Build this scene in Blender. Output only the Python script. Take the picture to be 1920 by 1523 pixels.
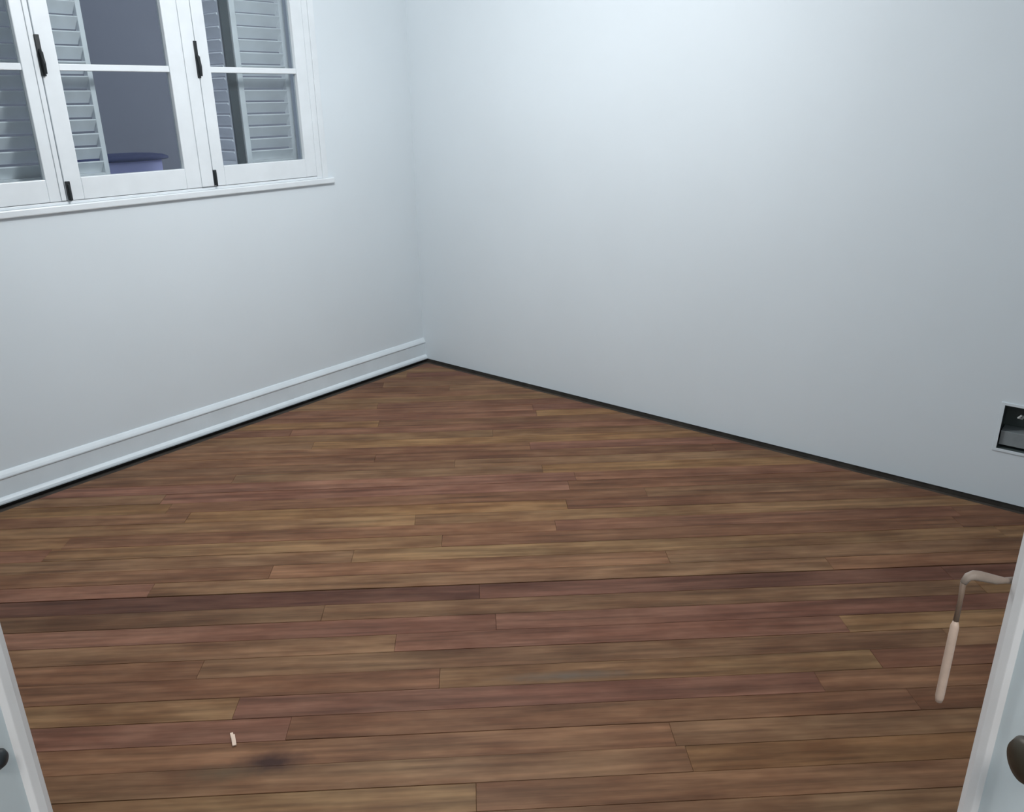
import bpy, bmesh, math, random
from mathutils import Vector, Matrix

random.seed(7)
for o in list(bpy.data.objects):
    bpy.data.objects.remove(o)
C = bpy.context.scene.collection
sc = bpy.context.scene

# ------------------------------------------------------------------ camera
F, W_PX, H_PX = 1527.0, 1920.0, 1523.0
cam = bpy.data.cameras.new('camera')
cam.sensor_fit = 'HORIZONTAL'
cam.sensor_width = 36.0
cam.lens = 36.0 * F / W_PX
cam.clip_start = 0.02
co = bpy.data.objects.new('camera', cam)
C.objects.link(co)
xr = Vector((0.62732612, -0.77865157, -0.01279309))
yd = Vector((-0.28411144, -0.21353929, -0.9347094))
zf = Vector((0.72508112, 0.59000229, -0.35518259))
m = Matrix((xr, -yd, -zf)).transposed().to_4x4()
m.translation = Vector((0, 0, 1.6))
co.matrix_world = m
sc.camera = co

# ------------------------------------------------------------------ world, lights, exposure
sc.view_settings.view_transform = 'Standard'
sc.view_settings.look = 'None'
sc.view_settings.gamma = 1.0
sc.view_settings.use_curve_mapping = False
sc.view_settings.exposure = 0.0
w = bpy.data.worlds.new('dusk_sky')
sc.world = w
w.use_nodes = True
bg = w.node_tree.nodes['Background']
bg.inputs['Color'].default_value = (0.74, 0.80, 1.0, 1)
bg.inputs['Strength'].default_value = 0.95

LAMP = Vector((2.02, 2.12, 2.50))
ld = bpy.data.lights.new('pendant_light', 'POINT')
ld.shadow_soft_size = 0.13
ld.energy = 76
ld.color = (0.97, 0.985, 1.0)
lo = bpy.data.objects.new('pendant_light', ld)
lo.location = LAMP
C.objects.link(lo)
dd = bpy.data.lights.new('pendant_fill', 'AREA')     # added fill under the globe to brighten lower walls and floor
dd.shape = 'DISK'
dd.size = 0.2
dd.energy = 11
dd.color = (0.97, 0.985, 1.0)
do = bpy.data.objects.new('pendant_fill', dd)
do.location = LAMP - Vector((0, 0, 0.16))
C.objects.link(do)
hd = bpy.data.lights.new('hall_fill', 'AREA')  # unseen fill added behind the camera to brighten the door leaves
hd.shape = 'DISK'
hd.size = 0.5
hd.energy = 28
hd.color = (1.0, 0.975, 0.95)
ho = bpy.data.objects.new('hall_fill', hd)
ho.location = (-0.75 * math.cos(math.radians(41.8)), -0.75 * math.sin(math.radians(41.8)), 2.86)
C.objects.link(ho)

# ------------------------------------------------------------------ dimensions
XW, YW = 3.601, 3.667          # right wall x, left (window) wall y
ZC = 2.95                      # ceiling
AZ = math.radians(41.8)        # direction the doorway faces; planks lie across it
N = Vector((math.cos(AZ), math.sin(AZ), 0))
T = Vector((-math.sin(AZ), math.cos(AZ), 0))      # to the left, along the planks
def nt(n, t, z=0.0):
    return N * n + T * t + Vector((0, 0, z))
PL = nt(0.1, 0.85)
PR = nt(0.1, -0.85)
ROOM = [Vector((XW, YW, 0)), Vector((PL.x, YW, 0)), PL, PR, Vector((XW, PR.y, 0))]   # ccw

# ------------------------------------------------------------------ materials
def new_mat(name):
    mt = bpy.data.materials.new(name)
    mt.use_nodes = True
    nt_ = mt.node_tree
    return mt, nt_, nt_.nodes['Principled BSDF'], nt_.nodes, nt_.links

def paint(name, col, rough=0.5, mott=0.03, scale=3.0, bump=0.0, bscale=60, metal=0.0):
    mt, tr, bs, nd, ln = new_mat(name)
    tc = nd.new('ShaderNodeTexCoord')
    nz = nd.new('ShaderNodeTexNoise')
    nz.inputs['Scale'].default_value = scale
    nz.inputs['Detail'].default_value = 4
    ln.new(tc.outputs['Object'], nz.inputs['Vector'])
    rp = nd.new('ShaderNodeValToRGB')
    rp.color_ramp.elements[0].position = 0.3
    rp.color_ramp.elements[1].position = 0.7
    rp.color_ramp.elements[0].color = tuple(max(0, c * (1 - mott)) for c in col) + (1,)
    rp.color_ramp.elements[1].color = tuple(min(1, c * (1 + mott)) for c in col) + (1,)
    ln.new(nz.outputs['Fac'], rp.inputs['Fac'])
    ln.new(rp.outputs['Color'], bs.inputs['Base Color'])
    bs.inputs['Roughness'].default_value = rough
    bs.inputs['Metallic'].default_value = metal
    if bump:
        n2 = nd.new('ShaderNodeTexNoise')
        n2.inputs['Scale'].default_value = bscale
        n2.inputs['Detail'].default_value = 3
        ln.new(tc.outputs['Object'], n2.inputs['Vector'])
        b = nd.new('ShaderNodeBump')
        b.inputs['Strength'].default_value = bump
        b.inputs['Distance'].default_value = 0.004
        ln.new(n2.outputs['Fac'], b.inputs['Height'])
        ln.new(b.outputs['Normal'], bs.inputs['Normal'])
    return mt

M = {}
M['wall'] = paint('wall_plaster', (0.742, 0.808, 0.848), 0.62, 0.018, 1.6, 0.12, 9)
M['ceiling'] = paint('ceiling_paint', (0.86, 0.88, 0.89), 0.8, 0.02)
M['white'] = paint('white_gloss_paint', (0.78, 0.83, 0.86), 0.36, 0.035, 9, 0.08, 30)
M['trim'] = paint('baseboard_paint', (0.74, 0.81, 0.85), 0.42, 0.04, 7, 0.08, 30)
M['door'] = paint('door_paint', (0.66, 0.73, 0.75), 0.30, 0.06, 8, 0.15, 14)
M['bead'] = paint('door_bead_paint', (0.72, 0.70, 0.69), 0.4, 0.05, 12)
M['shutter'] = paint('shutter_paint', (0.88, 0.90, 0.92), 0.55, 0.08, 9)
M['black'] = paint('black_iron', (0.012, 0.017, 0.020), 0.5, 0.15, 40)
M['slit'] = paint('slit_shade', (0.045, 0.06, 0.07), 0.7, 0.1)  # near-black colour standing for shade in the shutter slit
M['bronze'] = paint('dark_bronze', (0.040, 0.032, 0.020), 0.45, 0.2, 40, metal=0.3)
M['brass'] = paint('pale_brass', (0.52, 0.38, 0.30), 0.45, 0.10, 60)
M['dullbrass'] = paint('dull_brass', (0.27, 0.21, 0.17), 0.5, 0.10, 60)
M['brownleather'] = paint('worn_brass', (0.17, 0.11, 0.075), 0.55, 0.15, 60)
M['galv'] = paint('galvanised_metal', (0.075, 0.095, 0.092), 0.55, 0.15, 30)
M['galvlit'] = paint('galvanised_lit', (0.24, 0.27, 0.28), 0.5, 0.10, 30)  # lighter copy of the box metal, its lit tone put into the colour
M['wire'] = paint('white_wire_sheath', (0.7, 0.72, 0.72), 0.5, 0.03)
M['sub'] = paint('subfloor_screed', (0.050, 0.043, 0.036), 0.95, 0.25, 14, 0.4, 60)
M['extwall'] = paint('grey_stucco', (0.275, 0.285, 0.305), 0.9, 0.05, 1.2, 0.2, 40)
M['extfloor'] = paint('grey_paving', (0.16, 0.17, 0.18), 0.9, 0.1, 3)
M['peri'] = paint('periwinkle_plastic', (0.62, 0.62, 0.98), 0.6, 0.06, 5)
M['navy'] = paint('navy_plastic', (0.035, 0.050, 0.15), 0.5, 0.08, 5)
M['chip'] = paint('bare_wood', (0.75, 0.58, 0.46), 0.7, 0.08, 50)

# glass: clear, with its own faint mirror reflection
mt, tr, bs, nd, ln = new_mat('window_glass')
out = nd['Material Output']
tp = nd.new('ShaderNodeBsdfTransparent')
tp.inputs['Color'].default_value = (0.90, 0.93, 0.94, 1)
gl = nd.new('ShaderNodeBsdfGlossy')
gl.inputs['Roughness'].default_value = 0.08
fr = nd.new('ShaderNodeFresnel')
fr.inputs['IOR'].default_value = 1.45
mx = nd.new('ShaderNodeMixShader')
ln.new(fr.outputs[0], mx.inputs[0]); ln.new(tp.outputs[0], mx.inputs[1]); ln.new(gl.outputs[0], mx.inputs[2])
ln.new(mx.outputs[0], out.inputs['Surface'])
M['glass'] = mt

mt, tr, bs, nd, ln = new_mat('opal_globe')
tl = nd.new('ShaderNodeBsdfTransparent')
em = nd.new('ShaderNodeEmission'); em.inputs['Color'].default_value = (0.97, 0.985, 1.0, 1); em.inputs['Strength'].default_value = 3.0
ms = nd.new('ShaderNodeMixShader'); ms.inputs[0].default_value = 0.25
ln.new(tl.outputs[0], ms.inputs[1]); ln.new(em.outputs[0], ms.inputs[2])
ln.new(ms.outputs[0], nd['Material Output'].inputs['Surface'])
M['globe'] = mt

# wood strips: colour of each strip from its object colour, grain along the strip
mt, tr, bs, nd, ln = new_mat('reddish_strip_wood')
tc = nd.new('ShaderNodeTexCoord')
oi = nd.new('ShaderNodeObjectInfo')
rot = nd.new('ShaderNodeVectorRotate'); rot.rotation_type = 'Z_AXIS'
rot.inputs['Angle'].default_value = -(AZ + math.pi / 2)
ln.new(tc.outputs['Object'], rot.inputs['Vector'])
off = nd.new('ShaderNodeMath'); off.operation = 'MULTIPLY'; off.inputs[1].default_value = 37.0
ln.new(oi.outputs['Random'], off.inputs[0])
cx = nd.new('ShaderNodeCombineXYZ'); ln.new(off.outputs[0], cx.inputs['Z'])
addv = nd.new('ShaderNodeVectorMath'); addv.operation = 'ADD'
ln.new(rot.outputs[0], addv.inputs[0]); ln.new(cx.outputs[0], addv.inputs[1])
def grain(sx, sy, detail, rough=0.6):
    mp = nd.new('ShaderNodeMapping'); mp.inputs['Scale'].default_value = (sx, sy, 1)
    ln.new(addv.outputs[0], mp.inputs['Vector'])
    n = nd.new('ShaderNodeTexNoise'); n.inputs['Scale'].default_value = 1.0
    n.inputs['Detail'].default_value = detail; n.inputs['Roughness'].default_value = rough
    ln.new(mp.outputs[0], n.inputs['Vector'])
    return n
def ramp(n, p0, c0, p1, c1):
    r = nd.new('ShaderNodeValToRGB')
    r.color_ramp.elements[0].position = p0; r.color_ramp.elements[1].position = p1
    r.color_ramp.elements[0].color = c0 + (1,); r.color_ramp.elements[1].color = c1 + (1,)
    ln.new(n.outputs['Fac'], r.inputs['Fac'])
    return r
def mixc(a, b, fac, mode='MULTIPLY'):
    x = nd.new('ShaderNodeMix'); x.data_type = 'RGBA'; x.blend_type = mode
    if isinstance(fac, float): x.inputs[0].default_value = fac
    else: ln.new(fac, x.inputs[0])
    for i, v in ((6, a), (7, b)):
        if isinstance(v, tuple): x.inputs[i].default_value = v
        else: ln.new(v, x.inputs[i])
    return x.outputs[2]
g1 = grain(2.2, 42, 5)
g2 = grain(4.0, 11, 3)
g3 = grain(1.1, 1.6, 3)
c = mixc(oi.outputs['Color'], ramp(g1, 0.32, (0.62, 0.60, 0.58), 0.68, (1.30, 1.29, 1.28)).outputs[0], 1.0)
c = mixc(c, ramp(g2, 0.34, (0.74, 0.66, 0.60), 0.66, (1.22, 1.28, 1.28)).outputs[0], 0.9)
c = mixc(c, ramp(g3, 0.36, (0.86, 0.80, 0.80), 0.64, (1.12, 1.16, 1.12)).outputs[0], 0.8)
# scorched stain by the doorway, a dull grey scuff beyond it (marks in the wood itself)
def stain(cxy, sx, sy, p0, p1, col, strength):
    global c
    geo = nd.new('ShaderNodeTexCoord')
    sb = nd.new('ShaderNodeVectorMath'); sb.operation = 'SUBTRACT'
    sb.inputs[1].default_value = (cxy[0], cxy[1], 0)
    ln.new(geo.outputs['Object'], sb.inputs[0])
    r2 = nd.new('ShaderNodeVectorRotate'); r2.rotation_type = 'Z_AXIS'
    r2.inputs['Angle'].default_value = -(AZ + math.pi / 2)
    ln.new(sb.outputs[0], r2.inputs['Vector'])
    ms = nd.new('ShaderNodeVectorMath'); ms.operation = 'MULTIPLY'
    ms.inputs[1].default_value = (1 / sx, 1 / sy, 0)
    ln.new(r2.outputs[0], ms.inputs[0])
    nn = nd.new('ShaderNodeTexNoise'); nn.inputs['Scale'].default_value = 30
    ln.new(geo.outputs['Object'], nn.inputs['Vector'])
    ml = nd.new('ShaderNodeVectorMath'); ml.operation = 'LENGTH'
    ln.new(ms.outputs[0], ml.inputs[0])
    ad = nd.new('ShaderNodeMath'); ad.operation = 'MULTIPLY_ADD'; ad.inputs[1].default_value = 0.7; 
    ln.new(nn.outputs['Fac'], ad.inputs[0]); ln.new(ml.outputs['Value'], ad.inputs[2])
    mr = nd.new('ShaderNodeMapRange'); mr.inputs['From Min'].default_value = p0; mr.inputs['From Max'].default_value = p1
    mr.inputs['To Min'].default_value = strength; mr.inputs['To Max'].default_value = 0.0
    ln.new(ad.outputs[0], mr.inputs['Value'])
    c = mixc(c, col, mr.outputs[0], 'MIX')
stain((0.875, 1.530), 0.075, 0.034, 0.6, 1.9, (0.040, 0.018, 0.014, 1), 0.97)
stain((0.77, 1.60), 0.11, 0.035, 0.4, 1.5, (0.105, 0.082, 0.05, 1), 0.5)
stain((1.62, 1.12), 0.22, 0.022, 0.4, 1.5, (0.125, 0.105, 0.085, 1), 0.7)
ln.new(c, bs.inputs['Base Color'])
bs.inputs['Roughness'].default_value = 0.5
bs.inputs['Specular IOR Level'].default_value = 0.16
bmp = nd.new('ShaderNodeBump'); bmp.inputs['Strength'].default_value = 0.25; bmp.inputs['Distance'].default_value = 0.002
ln.new(g1.outputs['Fac'], bmp.inputs['Height']); ln.new(bmp.outputs['Normal'], bs.inputs['Normal'])
M['wood'] = mt

# ------------------------------------------------------------------ mesh helpers
def bx(bm, x0, x1, y0, y1, z0, z1):
    vs = [bm.verts.new((x, y, z)) for z in (z0, z1) for x, y in ((x0, y0), (x1, y0), (x1, y1), (x0, y1))]
    for f in ((3, 2, 1, 0), (4, 5, 6, 7), (0, 1, 5, 4), (1, 2, 6, 5), (2, 3, 7, 6), (3, 0, 4, 7)):
        bm.faces.new([vs[i] for i in f])
    return vs

def prism(bm, poly, z0, z1, bevel_top=0.0):
    """vertical prism over a ccw polygon, upper edge optionally chamfered"""
    n = len(poly)
    lo_ = [bm.verts.new((p[0], p[1], z0)) for p in poly]
    if bevel_top:
        mid = [bm.verts.new((p[0], p[1], z1 - bevel_top)) for p in poly]
        cx_ = sum(p[0] for p in poly) / n; cy_ = sum(p[1] for p in poly) / n
        up = []
        for i, p in enumerate(poly):
            a = Vector(poly[i - 1][:2]); b = Vector(p[:2]); d = Vector(poly[(i + 1) % n][:2])
            e1 = (a - b); e2 = (d - b)
            if e1.length < 1e-6 or e2.length < 1e-6:
                q = b
            else:
                bis = e1.normalized() + e2.normalized()
                s = abs(e1.normalized().cross(e2.normalized()))
                q = b + bis * (bevel_top / max(s, 0.35))
            up.append(bm.verts.new((q.x, q.y, z1)))
        rings = [lo_, mid, up]
    else:
        rings = [lo_, [bm.verts.new((p[0], p[1], z1)) for p in poly]]
    for r0, r1 in zip(rings, rings[1:]):
        for i in range(n):
            j = (i + 1) % n
            bm.faces.new((r0[i], r0[j], r1[j], r1[i]))
    bm.faces.new(list(reversed(lo_)))
    bm.faces.new(rings[-1])

def tube(bm, pts, rad, seg=12, cap=True):
    pts = [Vector(p) for p in pts]
    rads = rad if isinstance(rad, (list, tuple)) else [rad] * len(pts)
    rings = []
    ref = Vector((0.137, 0.331, 0.934)).normalized()
    for i, p in enumerate(pts):
        d = (pts[min(i + 1, len(pts) - 1)] - pts[max(i - 1, 0)]).normalized()
        u = d.cross(ref)
        if u.length < 0.1: u = d.cross(Vector((1, 0, 0)))
        u.normalize(); v = d.cross(u)
        rings.append([bm.verts.new(p + (u * math.cos(a) + v * math.sin(a)) * rads[i])
                      for a in [2 * math.pi * k / seg for k in range(seg)]])
    for a, b in zip(rings, rings[1:]):
        for k in range(seg):
            bm.faces.new((a[k], a[(k + 1) % seg], b[(k + 1) % seg], b[k]))
    if cap:
        bm.faces.new(list(reversed(rings[0]))); bm.faces.new(rings[-1])

def lathe(bm, prof, seg=32, axis=None, at=(0, 0, 0)):
    """profile of (radius, height) spun about z, then turned so z lies on axis"""
    q = Vector((0, 0, 1)).rotation_difference(Vector(axis)).to_matrix() if axis is not None else Matrix.Identity(3)
    at = Vector(at)
    rings = []
    for r, h in prof:
        if r < 1e-6:
            rings.append([bm.verts.new(at + q @ Vector((0, 0, h)))])
        else:
            rings.append([bm.verts.new(at + q @ Vector((r * math.cos(2 * math.pi * k / seg), r * math.sin(2 * math.pi * k / seg), h))) for k in range(seg)])
    for a, b in zip(rings, rings[1:]):
        for k in range(seg):
            j = (k + 1) % seg
            if len(a) == 1: bm.faces.new((a[0], b[k], b[j]))
            elif len(b) == 1: bm.faces.new((a[k], a[j], b[0]))
            else: bm.faces.new((a[k], a[j], b[j], b[k]))

def obj(name, bm, mat, parent=None, smooth=False, bevel=0.0, origin=None):
    bmesh.ops.recalc_face_normals(bm, faces=bm.faces)
    if origin is not None:
        bmesh.ops.translate(bm, verts=bm.verts, vec=-Vector(origin))
    me = bpy.data.meshes.new(name)
    bm.to_mesh(me); bm.free()
    if smooth:
        for p in me.polygons: p.use_smooth = True
    me.materials.append(M[mat])
    o = bpy.data.objects.new(name, me)
    C.objects.link(o)
    if origin is not None: o.location = origin
    if parent is not None: o.parent = parent
    if bevel:
        b = o.modifiers.new('bevel', 'BEVEL'); b.width = bevel; b.segments = 2
        b.limit_method = 'ANGLE'; b.angle_limit = math.radians(40)
    return o

def BM(*boxes):
    bm = bmesh.new()
    for b in boxes: bx(bm, *b)
    return bm

def empty(name, loc=(0, 0, 0)):
    o = bpy.data.objects.new(name, None)
    o.empty_display_size = 0.1
    o.location = loc
    C.objects.link(o)
    return o

def tag(o, label=None, cat=None, group=None, kind=None):
    if label: o['label'] = label
    if cat: o['category'] = cat
    if group: o['group'] = group
    if kind: o['kind'] = kind
    return o

def put(o, loc):      # parent keeps world coordinates of children built in world space
    return o

# ------------------------------------------------------------------ room shell
HX0, HX1, HZ0, HZ1 = 0.86, 2.905, 1.20, 2.66      # window opening
bm = BM((PL.x - 0.2, HX0, YW, YW + 0.25, 0.006, ZC), (HX1, XW + 0.2, YW, YW + 0.25, 0.006, ZC),
        (HX0, HX1, YW, YW + 0.25, 0.006, HZ0), (HX0, HX1, YW, YW + 0.25, HZ1, ZC))
tag(obj('wall_left', bm, 'wall'), 'white plaster wall holding the shuttered window', kind='structure')
BY0, BY1, BZ0, BZ1 = 0.215, 0.392, 0.232, 0.425    # recess for the wall box
y0 = PR.y - 0.2
bm = BM((XW, XW + 0.2, y0, BY0, 0.007, ZC), (XW, XW + 0.2, BY1, YW, 0.007, ZC),
        (XW, XW + 0.2, BY0, BY1, 0.007, BZ0), (XW, XW + 0.2, BY0, BY1, BZ1, ZC),
        (XW + 0.13, XW + 0.2, BY0, BY1, BZ0, BZ1))
tag(obj('wall_right', bm, 'wall'), 'bare white plaster wall without baseboard', kind='structure')
bm = BM((PL.x - 0.15, PL.x, PL.y - 0.02, YW, -0.06, ZC))
tag(obj('wall_side_left', bm, 'wall'), kind='structure')
bm = BM((PR.x - 0.02, XW, PR.y - 0.15, PR.y, -0.06, ZC))
tag(obj('wall_side_right', bm, 'wall'), kind='structure')
DT = 0.505       # half width of doorway
DH = 2.25
bm = bmesh.new()
def nbox(bm, n0, n1, t0, t1, z0, z1):
    vs = bx(bm, n0, n1, t0, t1, z0, z1)
    for v in vs: v.co = nt(v.co.x, v.co.y, v.co.z)
nbox(bm, -0.05, 0.1, DT + 0.04, 0.93, -0.06, ZC)
nbox(bm, -0.05, 0.1, -0.93, -DT - 0.04, -0.06, ZC)
nbox(bm, -0.05, 0.1, -DT - 0.04, DT + 0.04, DH + 0.04, ZC)
tag(obj('wall_back', bm, 'wall'), kind='structure')
# hallway shell behind the camera
bm = bmesh.new()
nbox(bm, -1.6, -0.05, 0.93, 1.03, -0.06, ZC)
nbox(bm, -1.6, -0.05, -1.03, -0.93, -0.06, ZC)
nbox(bm, -1.7, -1.6, -1.03, 1.03, -0.06, ZC)
tag(obj('wall_hall', bm, 'wall'), kind='structure')
bm = bmesh.new()
nbox(bm, -1.6, -0.05, -0.93, 0.93, -0.06, 0.0)
tag(obj('floor_hall', bm, 'wood'), kind='structure').color = (0.2, 0.11, 0.07, 1)
bm = bmesh.new()
prism(bm, [(XW + 0.2, YW + 0.25), (-1.9, YW + 0.25), (-1.9, -1.9), (XW + 0.2, -1.9)], ZC, ZC + 0.12)
tag(obj('ceiling', bm, 'ceiling'), kind='structure')
bm = BM((PL.x - 0.1, XW + 0.2, YW + 0.006, YW + 0.2, -0.06, 0.006), (XW + 0.006, XW + 0.2, PR.y - 0.1, YW, -0.06, 0.007))
tag(obj('trim_2', bm, 'sub'), 'dark gap under the plaster where the floor stops short', kind='structure')
# door frame trim
bm = bmesh.new()
nbox(bm, -0.06, 0.11, DT, DT + 0.04, 0, DH + 0.04)
nbox(bm, -0.06, 0.11, -DT - 0.04, -DT, 0, DH + 0.04)
nbox(bm, -0.06, 0.11, -DT, DT, DH, DH + 0.04)
tag(obj('trim_1', bm, 'door'), kind='structure')

# ------------------------------------------------------------------ floor: screed with separate strips on it
bm = bmesh.new()
prism(bm, [(p.x, p.y) for p in ROOM], -0.06, -0.016)
floor = tag(obj('floor', bm, 'sub'), 'reddish brown strip wood floor laid diagonally to the walls', kind='structure')

def clip(poly, p, nrm):
    out_ = []
    for i in range(len(poly)):
        a, b = poly[i], poly[(i + 1) % len(poly)]
        da, db = (a - p).dot(nrm), (b - p).dot(nrm)
        if da >= 0: out_.append(a)
        if (da >= 0) != (db >= 0): out_.append(a + (b - a) * (da / (da - db)))
    return out_

# floor outline: strips stop short of both visible walls and leave a dark gap
R2 = [Vector((p.x, p.y)) for p in ROOM]
inset = [0.082, 0.01, 0.0, 0.01, 0.055]   # per edge: left wall, side, door, side, right wall
PW = 0.0885                     # strip width
GAP = 0.0007
N2, T2 = Vector((N.x, N.y)), Vector((T.x, T.y))
SEAM = 2.455                    # the wide dark joint that crosses the whole room
tones = [(0.166, 0.083, 0.045), (0.180, 0.096, 0.044), (0.158, 0.074, 0.044), (0.168, 0.092, 0.050),
         (0.150, 0.073, 0.040), (0.186, 0.104, 0.052), (0.162, 0.076, 0.050)]
rng = random.Random(11)
k0 = int(math.floor((0.1 - SEAM) / PW)); k1 = int((5.2 - SEAM) / PW) + 1
count = 0
for k in range(k0, k1):
    a = SEAM + k * PW; b = a + PW
    t = -3.6 + rng.uniform(-0.9, 0)
    while t < 3.6:
        far = a > 3.2
        L = rng.uniform(1.3, 2.7)
        g0 = 0.0045 if k == 0 else GAP
        poly = [N2 * (a + g0) + T2 * t, N2 * (b - GAP) + T2 * t, N2 * (b - GAP) + T2 * (t + L - 0.0007), N2 * (a + g0) + T2 * (t + L - 0.0007)]
        poly = [Vector(q) for q in poly]
        for i in range(5):
            p, q = R2[i], R2[(i + 1) % 5]
            e = (q - p).normalized(); nn = Vector((-e.y, e.x))
            poly = clip(poly, p + nn * inset[i], nn)
            if len(poly) < 3: break
        t += L
        if len(poly) < 3: continue
        # drop near-duplicate corners
        pp = []
        for q in poly:
            if not pp or (q - pp[-1]).length > 1e-4: pp.append(q)
        if (pp[0] - pp[-1]).length < 1e-4: pp.pop()
        if len(pp) < 3: continue
        area = abs(sum(pp[i].cross(pp[(i + 1) % len(pp)]) for i in range(len(pp)))) / 2
        if area < 0.0015: continue
        if (pp[1] - pp[0]).cross(pp[2] - pp[1]) < 0: pp.reverse()
        bm = bmesh.new()
        dz = rng.uniform(-0.0006, 0.0006)
        prism(bm, [(q.x, q.y) for q in pp], -0.0159, dz, 0.0007)
        o = obj('plank', bm, 'wood', floor)
        tn = rng.choice(tones); s = rng.uniform(0.92, 1.08)
        if k == -1:                                      # the dark reddish row on this side of the joint
            tn = (0.158, 0.072, 0.048); s = 0.60 if t > 1.2 else 0.74
        elif k == -2: s = 0.78 if t > 1.0 else 0.92
        elif k == 0: s = rng.uniform(1.08, 1.2)
        o.color = tuple(v * s * 1.13 for v in tn) + (1,)
        count += 1
print('planks', count)

# ------------------------------------------------------------------ baseboard on the window wall
bm = bmesh.new()
prof = [(0.0, 0.006), (0.030, 0.006), (0.0315, 0.012), (0.029, 0.022), (0.022, 0.030), (0.0155, 0.034), (0.0145, 0.108),
        (0.019, 0.114), (0.019, 0.119), (0.0145, 0.128), (0.007, 0.139), (0.003, 0.143), (0.0, 0.143)]
x0, x1 = PL.x, XW
A = [bm.verts.new((x0, YW - d, z)) for d, z in prof]
B = [bm.verts.new((x1, YW - d, z)) for d, z in prof]
for i in range(len(prof)):
    j = (i + 1) % len(prof)
    bm.faces.new((A[i], A[j], B[j], B[i]))
bm.faces.new(A); bm.faces.new(list(reversed(B)))
tag(obj('baseboard_left', bm, 'trim'), 'white moulded baseboard along the window wall', kind='structure')

# ------------------------------------------------------------------ window
win = tag(empty('window_1', (0, 0, 0)), 'white painted casement window with louvred shutters behind its glass', kind='structure')
ys = YW      # inner face of wall
# frame in the opening and casing round it
JT = 0.035
bm = BM((HX0, HX0 + JT, ys - 0.004, ys + 0.09, HZ0, HZ1), (HX1 - JT, HX1, ys - 0.004, ys + 0.09, HZ0, HZ1),
        (HX0 + JT, HX1 - JT, ys - 0.004, ys + 0.09, HZ1 - JT, HZ1), (HX0 + JT, HX1 - JT, ys - 0.004, ys + 0.09, HZ0, HZ0 + 0.012))
obj('window_frame', bm, 'white', win, bevel=0.002)
cw = 0.035
bm = BM((HX0 - cw, HX0, ys - 0.010, ys, HZ0, HZ1 + cw), (HX1, HX1 + cw, ys - 0.010, ys, HZ0, HZ1 + cw),
        (HX0, HX1, ys - 0.010, ys, HZ1, HZ1 + cw))
obj('casing', bm, 'white', win, bevel=0.003)
bm = BM((HX0 - 0.075, HX1 + 0.073, ys - 0.018, ys, HZ0 - 0.030, HZ0))
obj('window_sill', bm, 'white', win, bevel=0.005)
bm = BM((HX0, HX1, ys + 0.09, ys + 0.30, HZ0 - 0.02, HZ0 + 0.012))
obj('outer_sill', bm, 'shutter', win)

GZ0, GZ1 = 1.305, 2.575
MUN = (1.735, 2.155)
def sash(x0, x1, gx0, gx1, name='casement'):
    za, zb = HZ0 + 0.014, HZ1 - JT - 0.002
    yA, yB = ys - 0.006, ys + 0.030
    bm = BM((x0, gx0, yA, yB, za, zb), (gx1, x1, yA, yB, za, zb),
            (gx0, gx1, yA, yB, za, GZ0), (gx0, gx1, yA, yB, GZ1, zb))
    s = obj(name, bm, 'white', win, bevel=0.003)
    for z in MUN:
        obj('muntin', BM((gx0, gx1, yA + 0.003, yB - 0.003, z - 0.013, z + 0.013)), 'white', s, bevel=0.003)
    zz = (GZ0,) + MUN + (GZ1,)
    for i in range(3):
        lo_ = zz[i] + (0.013 if i else 0); hi = zz[i + 1] - (0.013 if i < 2 else 0)
        obj('glass_pane', BM((gx0, gx1, yB - 0.014, yB - 0.010, lo_, hi)), 'glass', s)
    return s
s1 = sash(HX0 + JT + 0.002, 1.554, 0.965, 1.486)
s2 = sash(1.558, 2.249, 1.629, 2.108)
s3 = sash(2.253, HX1 - JT - 0.002, 2.314, 2.800)
# cover bead on the wide meeting stile
obj('cover_bead', BM((2.183, 2.246, ys - 0.013, ys - 0.006, HZ0 + 0.016, HZ1 - 0.04)), 'white', s2, bevel=0.003)
obj('cover_bead', BM((1.532, 1.552, ys - 0.011, ys - 0.006, HZ0 + 0.016, HZ1 - 0.04)), 'white', s1, bevel=0.003)

def bolt_handle(x, z0, z1, s, mat='black', wdt=0.009):
    bm = bmesh.new()
    bx(bm, x - wdt, x + wdt, ys - 0.018, ys - 0.0062, z0, z1)
    zc = (z0 + z1) / 2
    tube(bm, [(x, ys - 0.016, zc + 0.02), (x, ys - 0.030, zc + 0.01), (x + 0.002, ys - 0.034, zc - 0.03), (x + 0.003, ys - 0.030, z0 + 0.008)], [0.007, 0.007, 0.006, 0.005], 8)
    o = obj('handle', bm, mat, s, bevel=0.002)
    o['label'] = 'black handle'
def low_bolt(x, z0, z1, s, mat='black', wdt=0.009):
    bm = bmesh.new()
    bx(bm, x - wdt, x + wdt, ys - 0.0162, ys - 0.0062, z0, z1)
    tube(bm, [(x, ys - 0.019, z0 - 0.002), (x, ys - 0.019, z1 - 0.012)], 0.005, 8)
    o = obj('bolt', bm, mat, s, bevel=0.002)
    o['label'] = 'black bolt'
bolt_handle(1.560, 1.700, 1.853, s2)
low_bolt(1.568, 1.216, 1.293, s2)
bolt_handle(2.244, 1.698, 1.855, s2, wdt=0.008)
low_bolt(2.257, 1.218, 1.290, s3, wdt=0.0075)

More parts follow.
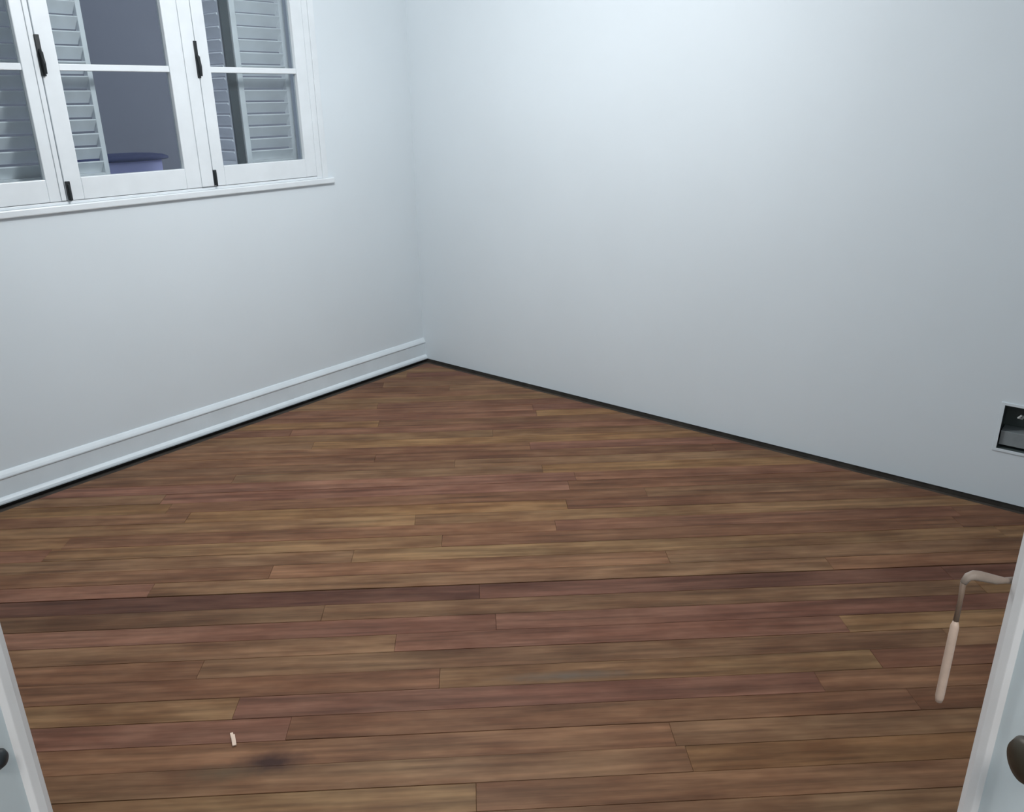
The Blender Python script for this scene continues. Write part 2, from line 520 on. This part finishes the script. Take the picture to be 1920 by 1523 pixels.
# louvred shutters outside the glass
SP = 0.0585
def shutter(x0, x1, ya=3.80, yb=3.835, stile=0.032, fold=False):
    za, zb = HZ0 + 0.03, HZ1 - 0.03
    rail = 0.075
    if not fold:
        L = x1 - x0
        T_ = lambda u, d, z: (x0 + u, ya + d, z)
    else:                     # swung out, standing square to the wall, face at x0
        L = x1
        T_ = lambda u, d, z: (x0 + d, ya + u, z)
    th = yb - ya
    def mk(boxes):
        bm = BM(*boxes)
        for v in bm.verts: v.co = T_(*v.co)
        return bm
    o = obj('shutter', mk([(0, stile, 0, th, za, zb), (L - stile, L, 0, th, za, zb),
                           (stile, L - stile, 0, th, za, za + rail), (stile, L - stile, 0, th, zb - rail, zb)]), 'shutter', win, bevel=0.002)
    me = None
    z = za + rail + 0.026
    c_, s_ = math.cos(math.radians(52)), math.sin(math.radians(52))
    while z < zb - rail - 0.02:
        if me is None:
            bm = bmesh.new()
            vs = bx(bm, stile, L - stile, -0.029, 0.029, -0.004, 0.004)
            for v in vs:
                d, h = v.co.y, v.co.z
                v.co.y = d * c_ + h * s_ * 0.8; v.co.z = -d * s_ + h * c_
            for v in bm.verts: v.co = Vector(T_(v.co.x, v.co.y + th / 2, v.co.z))
            sl = obj('slat', bm, 'shutter', o)
            me = sl.data
        else:
            sl = bpy.data.objects.new('slat', me); C.objects.link(sl); sl.parent = o
        sl.location = (0, 0, z)
        z += SP
    return o
shutter(HX0 + 0.01, 1.335)
shutter(1.340, 1.826, stile=0.022)
shB = shutter(2.545, 2.862, stile=0.030)
shC = shutter(2.500, 0.34, ya=3.822, yb=3.850, stile=0.018, fold=True)
obj('shutter_slit_shade', BM((2.496, 2.540, 3.806, 3.820, HZ0 + 0.03, HZ1 - 0.03)), 'slit', win)  # dark strip added to give the slit between the leaves its shade

# ------------------------------------------------------------------ outside: grey wall of the yard and the round tank
bm = BM((-3.0, 7.0, 6.6, 6.8, -0.3, 6.5))
tag(obj('wall_yard', bm, 'extwall'), 'plain grey wall of the yard seen through the open shutters', kind='structure')
bm = BM((-3.0, 7.0, YW + 0.25, 6.6, -0.35, -0.25))
tag(obj('floor_yard', bm, 'extfloor'), kind='structure')
TX, TY = 2.365, 4.80
bm = bmesh.new()
lathe(bm, [(0, 0), (0.18, 0), (0.20, 0.02), (0.215, 0.5), (0.222, 1.45), (0.224, 1.548), (0.0, 1.550)], 48)
tank = obj('water_tank', bm, 'peri', smooth=True)
tank.location = (TX, TY - 0.05, -0.25)
tank.scale = (1, 0.55, 1)
tag(tank, 'rounded periwinkle blue tank with navy lid outside the open shutters', 'tank')
bm = bmesh.new()
lathe(bm, [(0.222, 1.549), (0.258, 1.538), (0.268, 1.543), (0.264, 1.553), (0.235, 1.564), (0.18, 1.572), (0.10, 1.577), (0.0, 1.579)], 48)
obj('tank_lid', bm, 'navy', tank, smooth=True)

# ------------------------------------------------------------------ recessed wall box low on the right wall
jb = tag(empty('wall_box', (XW, (BY0 + BY1) / 2, BZ0)), 'open dark metal box recessed low in the right wall at the picture edge', 'wall box')
def jobj(name, bm, mat, bevel=0.0, par=None):
    o = obj(name, bm, mat, par or jb, bevel=bevel, origin=jb.location)
    o.location = (0, 0, 0)
    return o
dp = 0.100; th = 0.003
a0, a1, b0, b1 = BY0 + 0.001, BY1 - 0.001, BZ0 + 0.001, BZ1 - 0.001
bm = BM((XW - 0.002, XW + dp, a0, a0 + th, b0, b1), (XW - 0.002, XW + dp, a1 - th, a1, b0, b1),
        (XW - 0.002, XW + dp, a0 + th, a1 - th, b0, b0 + th), (XW - 0.002, XW + dp, a0 + th, a1 - th, b1 - th, b1),
        (XW + dp - th, XW + dp, a0 + th, a1 - th, b0 + th, b1 - th))
jobj('back_box', bm, 'galv')
rm = 0.008
bm = BM((XW - 0.004, XW - 0.0003, BY0 - rm, BY0 + 0.006, BZ0 - rm, BZ1 + rm), (XW - 0.004, XW - 0.0003, BY1 - 0.006, BY1 + rm, BZ0 - rm, BZ1 + rm),
        (XW - 0.004, XW - 0.0003, BY0 + 0.006, BY1 - 0.006, BZ1 - 0.004, BZ1 + rm), (XW - 0.004, XW - 0.0003, BY0 + 0.006, BY1 - 0.006, BZ0 - rm, BZ0 + 0.004))
jobj('rim', bm, 'wall', 0.001)
bm = bmesh.new()
tube(bm, [(XW + 0.08, 0.30, BZ1 - 0.02), (XW + 0.05, 0.325, 0.36), (XW + 0.02, 0.335, 0.372), (XW + 0.015, 0.325, 0.385)], 0.004, 8)
jobj('wire', bm, 'wire').__setitem__('label', 'white wire end')
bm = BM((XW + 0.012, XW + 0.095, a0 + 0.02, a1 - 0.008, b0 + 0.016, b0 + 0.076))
jobj('lit_lower_block', bm, 'galvlit', 0.002)  # block added in lighter grey to imitate the lit lower half of the recess

# ------------------------------------------------------------------ the two door leaves swung into the room
def leaf(num, side, n_free, t_face, label):
    """side -1 right, +1 left. inner face (towards the opening) at |t| = t_face"""
    root = tag(empty('door_%d' % num), label, kind='structure')
    n0, n1 = 0.118, n_free
    s = side
    t0, t1 = t_face, t_face + 0.036
    def nb(boxes):
        bm = bmesh.new()
        for (na, nb_, ta, tb, z0, z1) in boxes:
            lo_, hi = sorted((s * ta, s * tb))
            nbox(bm, na, nb_, lo_, hi, z0, z1)
        return bm
    z0, z1 = 0.012, DH - 0.005
    st = 0.085
    rails = [(z0, 0.20), (0.86, 1.00), (1.72, 1.80), (z1 - 0.09, z1)]
    bxs = [(n0, n0 + st, t0, t1, z0, z1), (n1 - st, n1, t0, t1, z0, z1)] + [(n0 + st, n1 - st, t0, t1, a, b) for a, b in rails]
    obj('leaf_frame', nb(bxs), 'door', root, bevel=0.004)
    for i in range(3):
        a, b = rails[i][1], rails[i + 1][0]
        obj('panel', nb([(n0 + st, n1 - st, t0 + 0.012, t1 - 0.012, a, b), (n0 + st + 0.03, n1 - st - 0.03, t0 + 0.006, t0 + 0.012, a + 0.03, b - 0.03)]), 'door', root, bevel=0.003)
    # rounded edge bead along the free stile
    bm = bmesh.new()
    w_ = 0.022
    pr = [(n1 + 0.002, t1), (n1 + 0.002, t0 - 0.001), (n1 - 0.002, t0 - 0.006), (n1 - w_ * 0.5, t0 - 0.0075), (n1 - w_ + 0.003, t0 - 0.005), (n1 - w_, t0 + 0.001), (n1 - w_, t1)]
    pr = [nt(a, s * b) for a, b in pr]
    if s > 0: pr.reverse()
    prism(bm, [(p.x, p.y) for p in pr], z0, z1)
    obj('edge_bead', bm, 'bead', root, bevel=0.001)
    for z in (0.25, 1.1, 1.95):
        bm = bmesh.new()
        p = nt(n0 - 0.003, s * (t0 + 0.002))
        tube(bm, [(p.x, p.y, z - 0.045), (p.x, p.y, z + 0.045)], 0.006, 10)
        obj('hinge', bm, 'bronze', root)
    return root
d_right = leaf(1, -1, 0.600, 0.4765, 'white panelled door leaf cropped by the right edge of the picture')
d_left = leaf(2, 1, 0.600, 0.412, 'white panelled door leaf cropped by the lower left corner of the picture')

# right leaf: round bronze knob on its rose
bm = bmesh.new()
ax = T
at = nt(0.505, -0.4765, 1.078)
lathe(bm, [(0, 0), (0.024, 0), (0.024, 0.003), (0.019, 0.006), (0.009, 0.008), (0.008, 0.014), (0.014, 0.018), (0.0195, 0.024), (0.0205, 0.029), (0.017, 0.035), (0.008, 0.038), (0, 0.0385)], 32, ax, at)
obj('knob', bm, 'bronze', d_right, smooth=True)['label'] = 'dark bronze round knob'
# right leaf: swinging lever of the surface bolt, reaching past the free edge and hanging down
def L_(n, t, z): return nt(n, t, z)
arm = [(-0.482, 1.1871), (-0.470, 1.1872), (-0.4618, 1.1883), (-0.4471, 1.1925), (-0.4400, 1.1940), (-0.4350, 1.1925), (-0.4318, 1.1865)]
bm = bmesh.new()
tube(bm, [L_(0.606, t, z) for t, z in arm], [0.0032, 0.0028, 0.0042, 0.0048, 0.0046, 0.0038, 0.003], 10)
lv = obj('bolt_lever', bm, 'dullbrass', d_right, smooth=True); lv['label'] = 'pale brass lever arm'
bm = bmesh.new()
tube(bm, [L_(0.606, -0.4318, 1.1865), L_(0.606, -0.4325, 1.168), L_(0.606, -0.4325, 1.146)], [0.0026, 0.0022, 0.0026], 8)
obj('lever_neck', bm, 'brownleather', lv, smooth=True)
bm = bmesh.new()
tube(bm, [L_(0.606, -0.4325, z) for z in (1.146, 1.140, 1.105, 1.060, 1.0545)], [0.0022, 0.0038, 0.0040, 0.0040, 0.003], 10)
obj('lever_grip', bm, 'brass', lv, smooth=True)
# left leaf: small black keyhole plate
bm = bmesh.new()
lathe(bm, [(0, 0), (0.0085, 0), (0.0085, 0.004), (0.006, 0.007), (0, 0.008)], 24, -T, nt(0.556, 0.412, 1.085))
obj('thumb_turn', bm, 'black', d_left, smooth=True)['label'] = 'small black thumb turn'

# ------------------------------------------------------------------ small debris on the floor
bm = bmesh.new()
bx(bm, -0.022, 0.020, -0.0055, 0.0050, 0.0, 0.004)
bx(bm, 0.012, 0.030, -0.002, 0.006, 0.0005, 0.003)
ch = obj('wood_chip', bm, 'chip', bevel=0.001)
ch.location = (0.857, 1.672, 0.001)
ch.rotation_euler = (0, 0, math.atan2(1.672, 0.857))
tag(ch, 'tiny pale wood splinter lying on the planks beside the dark stain', 'wood chip')

# ------------------------------------------------------------------ ceiling lamp (out of the picture, lights the room)
lamp = tag(empty('pendant_lamp', (LAMP.x, LAMP.y, ZC)), 'round white glass pendant lamp on a short rod, above the picture', 'lamp')
bm = bmesh.new()
lathe(bm, [(0, 0), (0.055, 0), (0.055, -0.012), (0.03, -0.03), (0, -0.03)], 32)
obj('ceiling_rose', bm, 'ceiling', lamp, smooth=False)
bm = bmesh.new()
tube(bm, [(0, 0, -0.03), (0, 0, -0.33)], 0.006, 10)
obj('rod', bm, 'ceiling', lamp)
bm = bmesh.new()
pts = [(0.125 * math.sin(a), -0.45 + 0.125 * math.cos(a)) for a in [math.pi * (0.12 + 0.88 * k / 14) for k in range(15)]]
pts[-1] = (0.0, pts[-1][1])
lathe(bm, pts, 40)
g = obj('globe', bm, 'globe', lamp, smooth=True)
bm = bmesh.new()
lathe(bm, [(0, -0.318), (0.046, -0.318), (0.050, -0.338), (0, -0.338)], 32)
obj('globe_holder', bm, 'ceiling', lamp)
